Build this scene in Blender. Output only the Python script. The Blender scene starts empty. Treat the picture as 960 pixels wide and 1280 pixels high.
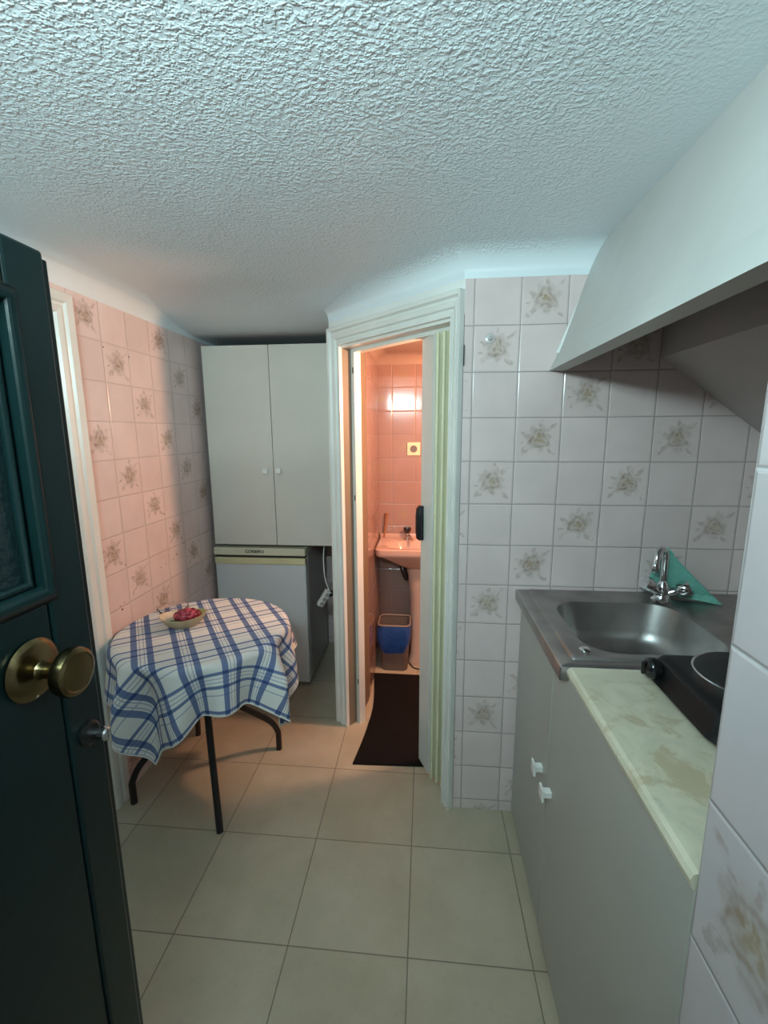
import bpy, bmesh, math, random
from mathutils import Vector, Matrix
random.seed(7)
sc = bpy.context.scene
COL = sc.collection
PI = math.pi

# ------------------------------------------------------------------ node helpers
class S:
    """a shader socket with arithmetic"""
    def __init__(s, m, sock): s.m = m; s.k = sock
    def _o(s, op, b=None, c=None, rev=False):
        n = s.m.nt.nodes.new('ShaderNodeMath'); n.operation = op
        args = [s, b, c]
        if rev: args = [b, s, c]
        for i, a in enumerate(args):
            if a is None: continue
            if isinstance(a, S): s.m.nt.links.new(a.k, n.inputs[i])
            else: n.inputs[i].default_value = a
        return S(s.m, n.outputs[0])
    def __add__(s, b): return s._o('ADD', b)
    def __radd__(s, b): return s._o('ADD', b)
    def __sub__(s, b): return s._o('SUBTRACT', b)
    def __rsub__(s, b): return s._o('SUBTRACT', b, rev=True)
    def __mul__(s, b): return s._o('MULTIPLY', b)
    def __rmul__(s, b): return s._o('MULTIPLY', b)
    def __truediv__(s, b): return s._o('DIVIDE', b)
    def floor(s): return s._o('FLOOR')
    def fract(s): return s._o('FRACT')
    def abs(s): return s._o('ABSOLUTE')
    def sqrt(s): return s._o('SQRT')
    def sin(s): return s._o('SINE')
    def cos(s): return s._o('COSINE')
    def min(s, b): return s._o('MINIMUM', b)
    def max(s, b): return s._o('MAXIMUM', b)
    def mod(s, b): return s._o('FLOORED_MODULO', b)
    def lt(s, b): return s._o('LESS_THAN', b)
    def gt(s, b): return s._o('GREATER_THAN', b)
    def atan2(s, b): return s._o('ARCTAN2', b)
    def clamp(s):
        r = s._o('ADD', 0.0); r.k.node.use_clamp = True; return r
    def step(s, a, b):
        """smooth 0 at a -> 1 at b"""
        n = s.m.nt.nodes.new('ShaderNodeMapRange'); n.interpolation_type = 'SMOOTHSTEP'
        s.m.nt.links.new(s.k, n.inputs[0])
        n.inputs[1].default_value = min(a, b); n.inputs[2].default_value = max(a, b)
        n.inputs[3].default_value = 0.0 if a < b else 1.0
        n.inputs[4].default_value = 1.0 if a < b else 0.0
        return S(s.m, n.outputs[0])

class Mat:
    def __init__(s, name, color=(.8, .8, .8), rough=.5, metal=0.0, spec=.5, **kw):
        s.mat = bpy.data.materials.new(name); s.mat.use_nodes = True
        s.nt = s.mat.node_tree
        s.b = s.nt.nodes['Principled BSDF']
        s.b.inputs['Base Color'].default_value = (*color, 1)
        s.b.inputs['Roughness'].default_value = rough
        s.b.inputs['Metallic'].default_value = metal
        s.b.inputs['Specular IOR Level'].default_value = spec
        for k, v in kw.items(): s.b.inputs[k.replace('_', ' ')].default_value = v
    def pos(s):
        g = s.nt.nodes.new('ShaderNodeNewGeometry'); x = s.nt.nodes.new('ShaderNodeSeparateXYZ')
        s.nt.links.new(g.outputs['Position'], x.inputs[0])
        return [S(s, o) for o in x.outputs]
    def objco(s):
        g = s.nt.nodes.new('ShaderNodeTexCoord'); x = s.nt.nodes.new('ShaderNodeSeparateXYZ')
        s.nt.links.new(g.outputs['Object'], x.inputs[0])
        return [S(s, o) for o in x.outputs]
    def uv(s):
        g = s.nt.nodes.new('ShaderNodeUVMap'); x = s.nt.nodes.new('ShaderNodeSeparateXYZ')
        s.nt.links.new(g.outputs['UV'], x.inputs[0])
        return [S(s, o) for o in x.outputs][:2]
    def vec(s, *c):
        n = s.nt.nodes.new('ShaderNodeCombineXYZ')
        for i, a in enumerate(c):
            if isinstance(a, S): s.nt.links.new(a.k, n.inputs[i])
            else: n.inputs[i].default_value = a
        return n.outputs[0]
    def noise(s, vec, scale, detail=2, rough=.5, dist=0.0):
        n = s.nt.nodes.new('ShaderNodeTexNoise')
        n.inputs['Scale'].default_value = scale; n.inputs['Detail'].default_value = detail
        n.inputs['Roughness'].default_value = rough; n.inputs['Distortion'].default_value = dist
        if vec is None:
            g = s.nt.nodes.new('ShaderNodeTexCoord'); vec = g.outputs['Object']
        s.nt.links.new(vec, n.inputs['Vector'])
        return S(s, n.outputs['Fac'])
    def voro(s, vec, scale, feature='F1', smooth=None):
        n = s.nt.nodes.new('ShaderNodeTexVoronoi'); n.feature = feature
        n.inputs['Scale'].default_value = scale
        if vec is None:
            g = s.nt.nodes.new('ShaderNodeTexCoord'); vec = g.outputs['Object']
        s.nt.links.new(vec, n.inputs['Vector'])
        return S(s, n.outputs['Distance'])
    def mix(s, f, a, b):
        n = s.nt.nodes.new('ShaderNodeMix'); n.data_type = 'RGBA'
        if isinstance(f, S): s.nt.links.new(f.k, n.inputs[0])
        else: n.inputs[0].default_value = f
        for i, c in ((6, a), (7, b)):
            if isinstance(c, tuple): n.inputs[i].default_value = (*c, 1)
            else: s.nt.links.new(c, n.inputs[i])
        return n.outputs[2]
    def color(s, c): s.nt.links.new(c, s.b.inputs['Base Color'])
    def rough(s, r): s.nt.links.new(r.k, s.b.inputs['Roughness'])
    def bump(s, h, dist=.002, strength=1.0):
        n = s.nt.nodes.new('ShaderNodeBump'); n.inputs['Distance'].default_value = dist
        n.inputs['Strength'].default_value = strength
        s.nt.links.new(h.k, n.inputs['Height']); s.nt.links.new(n.outputs[0], s.b.inputs['Normal'])

# ------------------------------------------------------------------ materials
def tile_mat(name, ax, u0, size, z0, vsize, want, sign, base=(.68, .56, .545), holes=(), grout=(.29, .25, .245), gdark=1.0, gloss=.17):
    """glazed wall tiles with a faded rose on every third one, along the diagonals"""
    m = Mat(name, rough=.2, spec=.5)
    P = m.pos(); u = P[ax]; z = P[2]
    wob = (m.noise(m.vec(P[0], P[1], P[2]), 3.0, 1) - .5) * .006
    U = (u - u0 + wob) / size; V = (z0 - z + wob) / vsize
    c = U.floor(); r = V.floor(); fu = U.fract(); fv = V.fract()
    e = (fu.min(1 - fu)).min(fv.min(1 - fv)) * size
    g = e.step(.0018, .0006)
    has = ((r * sign + c).mod(3.0) - want).abs().lt(.5)
    nv = m.vec(P[0], P[1], P[2])
    n1 = m.noise(nv, 26, 3) - .5; n2 = m.noise(m.vec(P[0] + 4.1, P[1] + 2.2, P[2]), 26, 3) - .5
    px = fu - .52 + n1 * .22; py = .47 - fv + n2 * .22
    d = (px * px + py * py).sqrt(); th = py.atan2(px)
    rose = (d + (th * 7.0 + 1.0 + n1 * 5.0).cos() * .045).step(.34, .2)
    petals = ((d * 46.0 + (th * 3.0).sin() * 1.7 + n1 * 9.0).sin() * .5 + .5) * (m.voro(nv, 48).step(.55, .2) * .5 + .5)
    def leaf(cx, cy, a, la, lb):
        x = px - cx; y = py - cy
        ca, sa = math.cos(a), math.sin(a)
        p = (x * ca + y * sa) / la; q = (y * ca - x * sa) / lb
        return (p * p + q * q).step(1.1, .5)
    lv = leaf(-.29, -.27, .7, .13, .065).max(leaf(.27, -.3, -.6, .14, .05)).max(leaf(-.29, .1, -.5, .13, .05))
    lv = lv.max(leaf(.27, .25, .6, .16, .05)).max(leaf(.02, .33, 1.4, .1, .05)).max(leaf(-.36, -.1, .2, .08, .03))
    fade = m.noise(nv, 55, 3).step(.32, .62)
    fm = (rose * (petals * .58 + .44) * (fade * .5 + .65) * (d.step(.36, .05) * .55 + .55)).max(lv * fade * .5) * has
    mott = m.noise(nv, 9, 3)
    tone = m.noise(m.vec(c * 3.7, r * 5.3, 1.0), 1.3, 0)
    b0 = m.mix((mott * .55 + tone * .45).step(.3, .7), tuple(x * .93 for x in base), tuple(min(1, x * 1.05) for x in base))
    core = m.mix((d).step(.02, .2), (.36, .27, .17), (.33, .245, .20))
    c1 = m.mix(fm.clamp(), b0, core)
    c1 = m.mix(g * gdark, c1, grout)
    for hy, hz, hr in holes:
        dd = ((u - hy) * (u - hy) + (z - hz) * (z - hz)).sqrt()
        c1 = m.mix(dd.step(hr, hr * .6), c1, (.03, .022, .02))
    m.color(c1)
    m.rough(g * .4 + gloss)
    m.bump(e.step(.0, .005) + m.noise(nv, 14, 1) * .12, .0016, .8)
    return m.mat

TS = .1407; Z0 = 1.588
M = {}
M['tile_back'] = tile_mat('rose_tile_back', 0, .1474, TS, Z0, TS, 2, 1)
M['tile_left'] = tile_mat('rose_tile_left', 1, 1.58, .1435, Z0, TS, 1, -1, base=(.75, .605, .585), gdark=.5,
    holes=[(1.585, 1.712, .0035), (1.724, 1.70, .004), (1.52, .752, .003), (1.545, .757, .0025), (1.53, .735, .005), (1.575, .90, .003),
           (1.80, .82, .003), (1.84, .825, .003), (1.9, .83, .003), (1.93, .845, .004), (2.0, .88, .003), (1.86, 1.05, .004)])
M['tile_bath'] = tile_mat('rose_tile_bathroom', 0, -.2007, .1407, 1.53, TS, 1, 1, base=(.35, .225, .20), gloss=.12)  # both bathroom tiles: kitchen rose tile, colour darkened against the lamp's glare
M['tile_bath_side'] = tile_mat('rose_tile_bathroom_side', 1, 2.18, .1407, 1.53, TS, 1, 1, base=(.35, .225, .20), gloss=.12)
M['tile_pillar'] = tile_mat('large_tile_pillar', 1, .295, .19, 1.363, .1915, 1, -1, base=(.56, .505, .52), grout=(.55, .54, .54))
M['tile_right'] = tile_mat('rose_tile_right', 1, .2, TS, Z0, TS, 2, 1)

def floor_mat():
    m = Mat('beige_floor_tiles', rough=.42)
    P = m.pos(); U = (P[0] + .6988) / .333; V = (P[1] - .9777) / .333
    c = U.floor(); r = V.floor(); fu = U.fract(); fv = V.fract()
    e = (fu.min(1 - fu)).min(fv.min(1 - fv)) * .333
    nv = m.vec(P[0], P[1], P[2])
    g = e.step(.0022, .0009)
    w = m.noise(nv, 5, 5, .6); f = m.noise(nv, 60, 3)
    tone = m.noise(m.vec(c * 3.3, r * 4.7, 0.0), 1.7, 0)
    b = m.mix((w * .7 + tone * .3).step(.3, .7), (.40, .345, .25), (.50, .435, .33))
    b = m.mix(f.step(.55, .8) * .35, b, (.34, .29, .20))
    spots = m.voro(nv, 2.6).step(.035, .02)
    b = m.mix(spots * .7, b, (.12, .1, .08))
    m.color(m.mix(g * .85, b, (.14, .115, .09)))
    m.rough(w * .2 + .28)
    m.bump(e.step(0, .004) + f * .08, .001, .7)
    return m.mat
M['floor'] = floor_mat()

def ceil_mat():
    m = Mat('textured_ceiling_paint', (.72, .79, .83), .42)
    P = m.pos(); nv = m.vec(P[0], P[1], P[2])
    a = m.noise(nv, 150, 1, .5); b = m.noise(nv, 84, 1, .5)
    big = m.noise(nv, 6, 2)
    h = a.step(.40, .68) * .75 + b.step(.45, .7) * .5
    mask = P[2].step(1.915, 1.938) * (big * .6 + .62)
    x = P[0]; mask = mask * x.step(.5, .2) * x.step(-1.08, -.75) * .9 + mask * .08
    m.bump(h * mask + big * .5, .0026, .75)
    return m.mat
M['ceiling'] = ceil_mat()

def paint(name, c, rough=.45, bs=.0006, scale=40, var=.06):
    m = Mat(name, c, rough)
    n = m.noise(None, 4, 3)
    m.color(m.mix(n.step(.3, .7), tuple(x * (1 - var) for x in c), tuple(min(1, x * (1 + var * .5)) for x in c)))
    m.bump(m.noise(None, scale, 2), bs, .5)
    return m.mat
M['plaster'] = paint('white_plaster', (.78, .79, .77), .5, .0015, 18)
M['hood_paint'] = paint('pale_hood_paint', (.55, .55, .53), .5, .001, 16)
M['flue_plaster'] = paint('grey_plaster', (.46, .41, .40), .6, .001, 12)  # flue plaster, greyer than the white plaster
M['trim_paint'] = paint('white_gloss_trim', (.76, .76, .72), .3, .0002, 12)
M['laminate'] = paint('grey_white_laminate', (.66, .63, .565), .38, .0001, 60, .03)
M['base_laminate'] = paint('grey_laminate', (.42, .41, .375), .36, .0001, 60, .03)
M['jamb_dimmed'] = paint('dimmed_jamb_plaster', (.22, .17, .12), .6, .001, 25)  # plaster jamb, colour darkened to hold down the lamp's glare
M['warm_lit_plaster'] = paint('bounce_tinted_ceiling', (.40, .28, .235), .5, .001, 25)  # warm bounce light of the bathroom put into the ceiling colour
M['shade_laminate'] = paint('shade_dark_laminate', (.22, .21, .20), .5, .0001, 60, .03)  # carcass laminate darkened, shade of the door gap put into its colour
M['white_plastic'] = Mat('white_plastic', (.82, .82, .79), .3).mat
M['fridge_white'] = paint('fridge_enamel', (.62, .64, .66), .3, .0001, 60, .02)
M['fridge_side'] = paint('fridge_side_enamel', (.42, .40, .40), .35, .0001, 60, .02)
M['cream_plastic'] = paint('aged_cream_plastic', (.66, .60, .36), .35, .0001, 60, .08)
M['cream_strip'] = paint('pale_cream_plastic', (.66, .63, .48), .35, .0001, 60, .05)
M['dark_gap'] = Mat('dark_rubber', (.02, .018, .016), .6).mat
M['black_ink'] = Mat('black_lettering', (.02, .02, .02), .5).mat
M['fold_white'] = paint('folding_door_white', (.72, .74, .70), .35, .0001, 50, .04)
M['fold_cream'] = paint('folding_door_cream_hinge', (.70, .69, .48), .4, .0001, 50, .06)
M['black_plastic'] = Mat('black_plastic', (.012, .012, .013), .25).mat
M['green_door'] = paint('dark_green_gloss_paint', (.0035, .014, .0145), .3, .0008, 30, .1)
M['green_door'].node_tree.nodes['Principled BSDF'].inputs['Specular IOR Level'].default_value = .3
M['green_glass'] = Mat('dark_pebbled_glass', (.008, .02, .022), .12)
gm = M['green_glass']; gm.bump(gm.noise(None, 90, 2), .002, .6); M['green_glass'] = gm.mat
M['brass'] = Mat('aged_brass', (.17, .13, .062), .24, 1.0).mat
M['chrome'] = Mat('chrome', (.72, .73, .74), .1, 1.0).mat
M['lock_black'] = Mat('blackened_lock', (.02, .02, .02), .3, .6).mat
def steel():
    m = Mat('brushed_steel', (.42, .41, .40), .36, 1.0)
    n = m.noise(None, 160, 3); k = m.noise(None, 9, 3)
    m.color(m.mix(k.step(.3, .7), (.33, .315, .30), (.45, .44, .43)))
    m.rough(n * .12 + k * .1 + .27)
    return m.mat
M['steel'] = steel()
def marble():
    m = Mat('cream_marble', (.7, .7, .55), .3)
    P = m.pos(); nv = m.vec(P[0], P[1], P[2])
    a = m.noise(nv, 7, 5, .6, 1.2); b = m.noise(nv, 16, 4, .65, .8); k = m.noise(nv, 3.5, 2)
    c = m.mix(a.step(.35, .7), (.68, .63, .485), (.56, .53, .40))
    c = m.mix(b.step(.50, .66) * k.step(.40, .56) * .52, c, (.40, .28, .14))
    c = m.mix(a.step(.60, .72) * .5, c, (.30, .29, .18))
    m.color(c); return m.mat
M['marble'] = marble()
M['hob_black'] = Mat('black_enamel', (.006, .006, .007), .45, spec=.3).mat
M['gloss_black'] = Mat('gloss_black_knob', (.008, .008, .009), .1).mat
M['hob_plate'] = paint('cast_iron_plate', (.016, .016, .017), .55, .0003, 80)
M['tube_black'] = Mat('black_tube_enamel', (.010, .010, .012), .3).mat
M['wood_under'] = paint('table_board', (.25, .16, .09), .5)
def teal():
    m = Mat('teal_cellulose_cloth', (.13, .42, .34), .85)
    O = m.objco(); k = m.noise(None, 25, 3)
    m.color(m.mix(k, (.16, .46, .38), (.23, .56, .47)))
    h = (O[0] * 900.0).sin() * (O[2] * 900.0).sin()
    m.bump(h, .0012, .8); return m.mat
M['teal'] = teal()
def mat_fiber():
    m = Mat('dark_mat_fibre', (.012, .009, .009), .95, spec=.15)
    k = m.noise(None, 240, 2); j = m.noise(None, 5, 3)
    m.color(m.mix(j, (.006, .005, .005), (.012, .009, .0085)))
    m.bump(k, .004, .8); return m.mat
M['mat_fiber'] = mat_fiber()
def plaid():
    m = Mat('blue_plaid_cotton', rough=.85, spec=.2)
    u, v = m.uv()
    P = .126
    def bands(t, w, gap, thin, off):
        x = ((t + off) / P).fract() * P
        a = (x - .028).abs().lt(w).max((x - .028 - gap).abs().lt(w))
        l = (x - .028 - gap * .36).abs().lt(thin).max((x - .028 - gap * .64).abs().lt(thin))
        return a, l
    a1, l1 = bands(u, .0098, .047, .0017, .012)
    a2, l2 = bands(v, .0052, .044, .0016, .03)
    thinv = (((v + .0) / P).fract() * P - .098).abs().lt(.002)
    weave = m.noise(m.vec(u, v, 0.0), 500, 2)
    white = (.74, .72, .68); blue = (.065, .12, .285); deep = (.03, .06, .185)
    c = m.mix(l1.max(l2).max(thinv) * .6, white, (.16, .20, .36))
    c = m.mix((a1.max(a2)) * .88, c, blue)
    c = m.mix(a1 * a2 * .9, c, deep)
    c = m.mix(weave.step(.5, .8) * .12, c, (.8, .8, .8))
    m.color(c); m.bump(weave, .0004, .6); return m.mat
M['plaid'] = plaid()
M['hem'] = Mat('white_hem', (.80, .79, .76), .9).mat
M['dish'] = paint('beige_ceramic', (.50, .42, .27), .35, .0006, 30, .15)
def dishin():
    m = Mat('painted_dish_inside', (.6, .5, .3), .3)
    O = m.objco(); k = m.noise(None, 40, 3)
    c = m.mix((O[0]).step(-.05, .01), (.72, .60, .48), (.46, .38, .14))
    m.color(m.mix(k * .4, c, (.3, .3, .1))); return m.mat
M['dish_in'] = dishin()
def rosemat():
    m = Mat('red_rose_glaze', (.4, .03, .07), .22)
    k = m.noise(None, 60, 3); m.color(m.mix(k.step(.35, .7), (.15, .005, .025), (.50, .08, .12))); return m.mat
M['rose'] = rosemat()
M['leaf'] = paint('green_leaf_glaze', (.07, .13, .05), .3, .0003, 60, .3)
M['glass'] = Mat('clear_glass', (.97, .97, .97), .04, Transmission_Weight=1.0, IOR=1.25).mat
M['pink_ceramic'] = Mat('pink_ceramic', (.58, .39, .33), .14).mat
M['pink_ped'] = Mat('pale_pink_ceramic', (.50, .37, .32), .18).mat
M['bin_grey'] = paint('grey_brown_plastic', (.15, .115, .10), .4)
M['bin_rim'] = Mat('bin_rim', (.24, .19, .165), .35).mat
def bag():
    m = Mat('blue_bag_film', (.05, .13, .42), .3)
    k = m.noise(None, 22, 3, .6, 1.0); m.color(m.mix(k, (.010, .045, .20), (.03, .10, .34))); m.bump(k, .008, .7); return m.mat
M['bag'] = bag()
M['brush'] = Mat('brown_brush_handle', (.32, .13, .06), .4).mat
M['suction'] = Mat('pale_suction_disc', (.56, .51, .51), .2).mat
M['socket_cream'] = Mat('cream_socket', (.85, .68, .45), .35).mat

# ------------------------------------------------------------------ geometry helpers
def tag(o, label=None, cat=None, group=None, kind=None):
    if label: o['label'] = label
    if cat: o['category'] = cat
    if group: o['group'] = group
    if kind: o['kind'] = kind
    return o
def thing(name, loc, label, cat, group=None):
    o = bpy.data.objects.new(name, None); COL.objects.link(o); o.location = loc
    o.empty_display_size = .05
    return tag(o, label, cat, group)
def root_loc(p):
    v = Vector((0, 0, 0))
    while p is not None: v += p.location; p = p.parent
    return v
def obj(name, bm, mat, parent=None, smooth=False, angle=None):
    """bm holds world coordinates; origin set at the box centre-bottom"""
    bm.normal_update()
    me = bpy.data.meshes.new(name)
    vs = [v.co for v in bm.verts]
    c = Vector(((min(v.x for v in vs) + max(v.x for v in vs)) / 2, (min(v.y for v in vs) + max(v.y for v in vs)) / 2, min(v.z for v in vs)))
    for v in bm.verts: v.co -= c
    bm.to_mesh(me); bm.free()
    for m in (mat if isinstance(mat, (list, tuple)) else [mat]): me.materials.append(m)
    if smooth:
        for p in me.polygons: p.use_smooth = True
        if angle:
            me.set_sharp_from_angle(angle=math.radians(angle))
    o = bpy.data.objects.new(name, me); COL.objects.link(o)
    if parent is not None:
        o.parent = parent; o.location = c - root_loc(parent)
    else: o.location = c
    return o
def struct(name, bm, mat, **k):
    o = obj(name, bm, mat, **k); o['kind'] = 'structure'; return o
def part_label(o, l): o['label'] = l; return o

def box(x0, x1, y0, y1, z0, z1, bev=0.0, seg=2, bm=None, mi=0):
    bm2 = bmesh.new()
    bmesh.ops.create_cube(bm2, size=1)
    for v in bm2.verts:
        v.co = Vector(((x0 + x1) / 2 + v.co.x * (x1 - x0), (y0 + y1) / 2 + v.co.y * (y1 - y0), (z0 + z1) / 2 + v.co.z * (z1 - z0)))
    if bev: bmesh.ops.bevel(bm2, geom=bm2.edges[:], offset=bev, segments=seg, profile=.5, affect='EDGES')
    return join(bm, bm2, mi)
def join(bm, bm2, mi=0):
    for f in bm2.faces: f.material_index = mi if mi else f.material_index
    if bm is None: return bm2
    me = bpy.data.meshes.new('tmp'); bm2.to_mesh(me); bm2.free(); bm.from_mesh(me); bpy.data.meshes.remove(me); return bm
def prism(poly, z0, z1, bm=None):
    bm2 = bmesh.new()
    a = [bm2.verts.new((x, y, z0)) for x, y in poly]; b = [bm2.verts.new((x, y, z1)) for x, y in poly]
    n = len(poly)
    bm2.faces.new(a[::-1]); bm2.faces.new(b)
    for i in range(n): bm2.faces.new((a[i], a[(i + 1) % n], b[(i + 1) % n], b[i]))
    bmesh.ops.recalc_face_normals(bm2, faces=bm2.faces[:])
    return join(bm, bm2)
def prism_y(poly, y0, y1, bm=None):
    """poly in (x, z), extruded along y"""
    bm2 = bmesh.new()
    a = [bm2.verts.new((x, y0, z)) for x, z in poly]; b = [bm2.verts.new((x, y1, z)) for x, z in poly]
    n = len(poly)
    bm2.faces.new(a); bm2.faces.new(b[::-1])
    for i in range(n): bm2.faces.new((a[i], b[i], b[(i + 1) % n], a[(i + 1) % n]))
    bmesh.ops.recalc_face_normals(bm2, faces=bm2.faces[:])
    return join(bm, bm2)
def tube(path, r, n=12, bm=None, cap=True, closed=False):
    bm2 = bmesh.new(); path = [Vector(p) for p in path]; N = len(path); rings = []
    rs = r if isinstance(r, (list, tuple)) else [r] * N
    prev = None
    for i, p in enumerate(path):
        if closed: t = (path[(i + 1) % N] - path[i - 1]).normalized()
        else: t = (path[min(i + 1, N - 1)] - path[max(i - 1, 0)]).normalized()
        if prev is None:
            up = Vector((0, 0, 1)) if abs(t.z) < .9 else Vector((1, 0, 0))
            s = t.cross(up).normalized()
        else: s = (prev - t * prev.dot(t)).normalized()
        prev = s; w = t.cross(s)
        rings.append([bm2.verts.new(p + (s * math.cos(2 * PI * k / n) + w * math.sin(2 * PI * k / n)) * rs[i]) for k in range(n)])
    for i in range(N if closed else N - 1):
        A = rings[i]; B = rings[(i + 1) % N]
        for k in range(n): bm2.faces.new((A[k], A[(k + 1) % n], B[(k + 1) % n], B[k]))
    if cap and not closed: bm2.faces.new(rings[0][::-1]); bm2.faces.new(rings[-1])
    bmesh.ops.recalc_face_normals(bm2, faces=bm2.faces[:])
    return join(bm, bm2)
def lathe(prof, c=(0, 0, 0), axis=(0, 0, 1), n=32, bm=None, sx=1, sy=1, closed=False):
    """prof = [(r, h)], revolved round axis through c"""
    bm2 = bmesh.new(); ax = Vector(axis).normalized(); q = Vector((0, 0, 1)).rotation_difference(ax); rings = []
    for r, h in prof:
        if r < 1e-6: rings.append([bm2.verts.new(Vector(c) + q @ Vector((0, 0, h)))])
        else: rings.append([bm2.verts.new(Vector(c) + q @ Vector((r * sx * math.cos(2 * PI * k / n), r * sy * math.sin(2 * PI * k / n), h))) for k in range(n)])
    for A, B in zip(rings, rings[1:]):
        for k in range(n):
            a0, a1 = A[k % len(A)], A[(k + 1) % len(A)]; b0, b1 = B[k % len(B)], B[(k + 1) % len(B)]
            f = [x for i, x in enumerate((a0, a1, b1, b0)) if x not in (a0, a1, b1, b0)[:i]]
            if len(f) > 2: bm2.faces.new(f)
    for R, rev in ((rings[0], True), (rings[-1], False)):
        if len(R) > 1 and not closed: bm2.faces.new(R[::-1] if rev else R)
    bmesh.ops.recalc_face_normals(bm2, faces=bm2.faces[:])
    return join(bm, bm2)
def smoothpath(pts, it=2):
    pts = [Vector(p) for p in pts]
    for _ in range(it):
        q = [pts[0]]
        for a, b in zip(pts, pts[1:]): q += [a * .75 + b * .25, a * .25 + b * .75]
        q.append(pts[-1]); pts = q
    return pts
def xform(bm, mtx):
    bmesh.ops.transform(bm, matrix=mtx, verts=bm.verts[:]); return bm

# ------------------------------------------------------------------ room frame
P0 = Vector((.115, 1.487)); P1 = Vector((-.415, 1.984)); DS = (P1 - P0).normalized(); DN = Vector((-DS.y, DS.x)) * -1
if DN.y < 0: DN = -DN
def dg(s, o): p = P0 + DS * s + DN * o; return (p.x, p.y)
def dg3(s, o, z): p = dg(s, o); return (p[0], p[1], z)
XL, XR, YB, YA = -1.16, 1.05, 1.487, 2.78
YF = -.85

struct('floor', box(XL - .1, XR + .1, YF - .1, YA + .1, -.08, 0), M['floor'])
struct('wall_left', box(XL - .1, XL, YF, 1.335, 0, 2.0, bm=box(XL - .1, XL, 1.335, YA, 0, 2.0, bm=None) if False else None) if False else
       box(XL - .1, XL, 1.335, YA, 0, 2.0, bm=box(XL - .1, XL, YF, .62, 0, 2.0, bm=box(XL - .1, XL, .62, 1.335, 1.765, 2.0))), M['tile_left'])
struct('wall_back', box(.118, XR, YB, YB + .1, 0, 2.0), M['tile_back'])
struct('wall_alcove_back', box(XL, -.28, YA, YA + .1, 0, 2.0), M['tile_back'])
# wall between alcove and bathroom, its near end is the left jamb of the bathroom doorway
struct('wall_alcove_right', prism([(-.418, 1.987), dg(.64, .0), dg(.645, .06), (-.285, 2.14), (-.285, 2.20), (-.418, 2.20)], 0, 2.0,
       bm=box(-.418, -.30, 2.20, YA, 0, 2.0)), M['jamb_dimmed'])
struct('wall_bathroom_left', box(-.30, -.283, 2.17, 2.74, 0, 1.87), M['tile_bath_side'])
struct('wall_bathroom_back', box(-.283, .85, 2.74, 2.78, 0, 1.9), M['tile_bath'])
struct('wall_bathroom_right', box(.85, .9, YB + .1, 2.78, 0, 1.9), M['tile_bath_side'])
struct('wall_bathroom_front', box(.22, .85, YB + .1, YB + .115, 0, 1.9), M['tile_bath'])
# diagonal wall over the bathroom doorway
struct('wall_diagonal', prism([dg(.0, .0), dg(.04, .0), dg(.04, .12), dg(-.09, .12), (.118, YB + .02)], 0, 1.765,
       bm=prism([dg(0, 0), dg(.73, 0), dg(.73, .12), dg(-.09, .12)], 1.765, 2.0)), M['plaster'])
# entrance side
struct('wall_front', box(XL, -.50, -.34, -.22, 0, 2.0, bm=box(XL, XR, YF - .1, YF, 0, 2.0)), M['plaster'])
struct('wall_right_entrance', box(.3335, XR, YF, .4855, 0, 2.0, .002), M['tile_pillar'])
struct('wall_right', box(XR, XR + .1, .485, YB + .1, 0, 2.0), M['tile_right'])
sl = [(XR, 1.375), (.93, 1.463), (.86, 1.513), (.79, 1.567), (.71, 1.622), (.71, 1.99), (XR, 1.99)]
struct('wall_right_flue', prism_y(sl, .486, YB - .0005), M['flue_plaster'])
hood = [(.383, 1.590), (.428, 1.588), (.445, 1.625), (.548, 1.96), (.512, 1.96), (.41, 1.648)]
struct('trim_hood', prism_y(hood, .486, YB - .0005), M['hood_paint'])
# thin plaster bead where the hood meets the back wall
struct('trim_hood_bead', tube([(.405, YB - .004, 1.64), (.505, YB - .004, 1.90)], .007, 8), M['plaster'])

def coved_ceiling(name, poly, zb, rad, top, mat):
    bm = bmesh.new(); n = len(poly); pts = [Vector(p) for p in poly]
    area = sum(pts[i].x * pts[(i + 1) % n].y - pts[(i + 1) % n].x * pts[i].y for i in range(n))
    if area < 0: pts.reverse()
    offs = []
    for i in range(n):
        a, b, c = pts[i - 1], pts[i], pts[(i + 1) % n]
        d1 = (b - a).normalized(); d2 = (c - b).normalized()
        n1 = Vector((-d1.y, d1.x)); n2 = Vector((-d2.y, d2.x))
        bis = (n1 + n2); bis = bis / max(.3, bis.dot(n1))
        offs.append(bis)
    K = 8; rings = []
    for k in range(K + 1):
        t = k / K * PI / 2
        rings.append([bm.verts.new((*(pts[i] + offs[i] * rad * (1 - math.cos(t))), zb + rad * math.sin(t))) for i in range(n)])
    cap = [bm.verts.new((*pts[i], zb + rad + .04)) for i in range(n)]
    for A, B in zip(rings, rings[1:]):
        for i in range(n): bm.faces.new((A[i], A[(i + 1) % n], B[(i + 1) % n], B[i]))
    for i in range(n): bm.faces.new((cap[i], cap[(i + 1) % n], rings[0][(i + 1) % n], rings[0][i]))
    bm.faces.new(rings[-1]); bm.faces.new(cap[::-1])
    bmesh.ops.recalc_face_normals(bm, faces=bm.faces[:])
    return struct(name, bm, mat, smooth=True, angle=40)
coved_ceiling('ceiling', [(XL, YF), (XR, YF), (XR, YB), tuple(P0), (-.416, 1.985), (-.418, YA), (XL, YA)], 1.866, .078, 2.0, M['ceiling'])
coved_ceiling('ceiling_bathroom', [(-.283, 2.06), dg(.62, .12), dg(-.09, .12), (.85, YB + .115), (.85, 2.74), (-.283, 2.74)], 1.80, .06, 1.9, M['warm_lit_plaster'])

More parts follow.
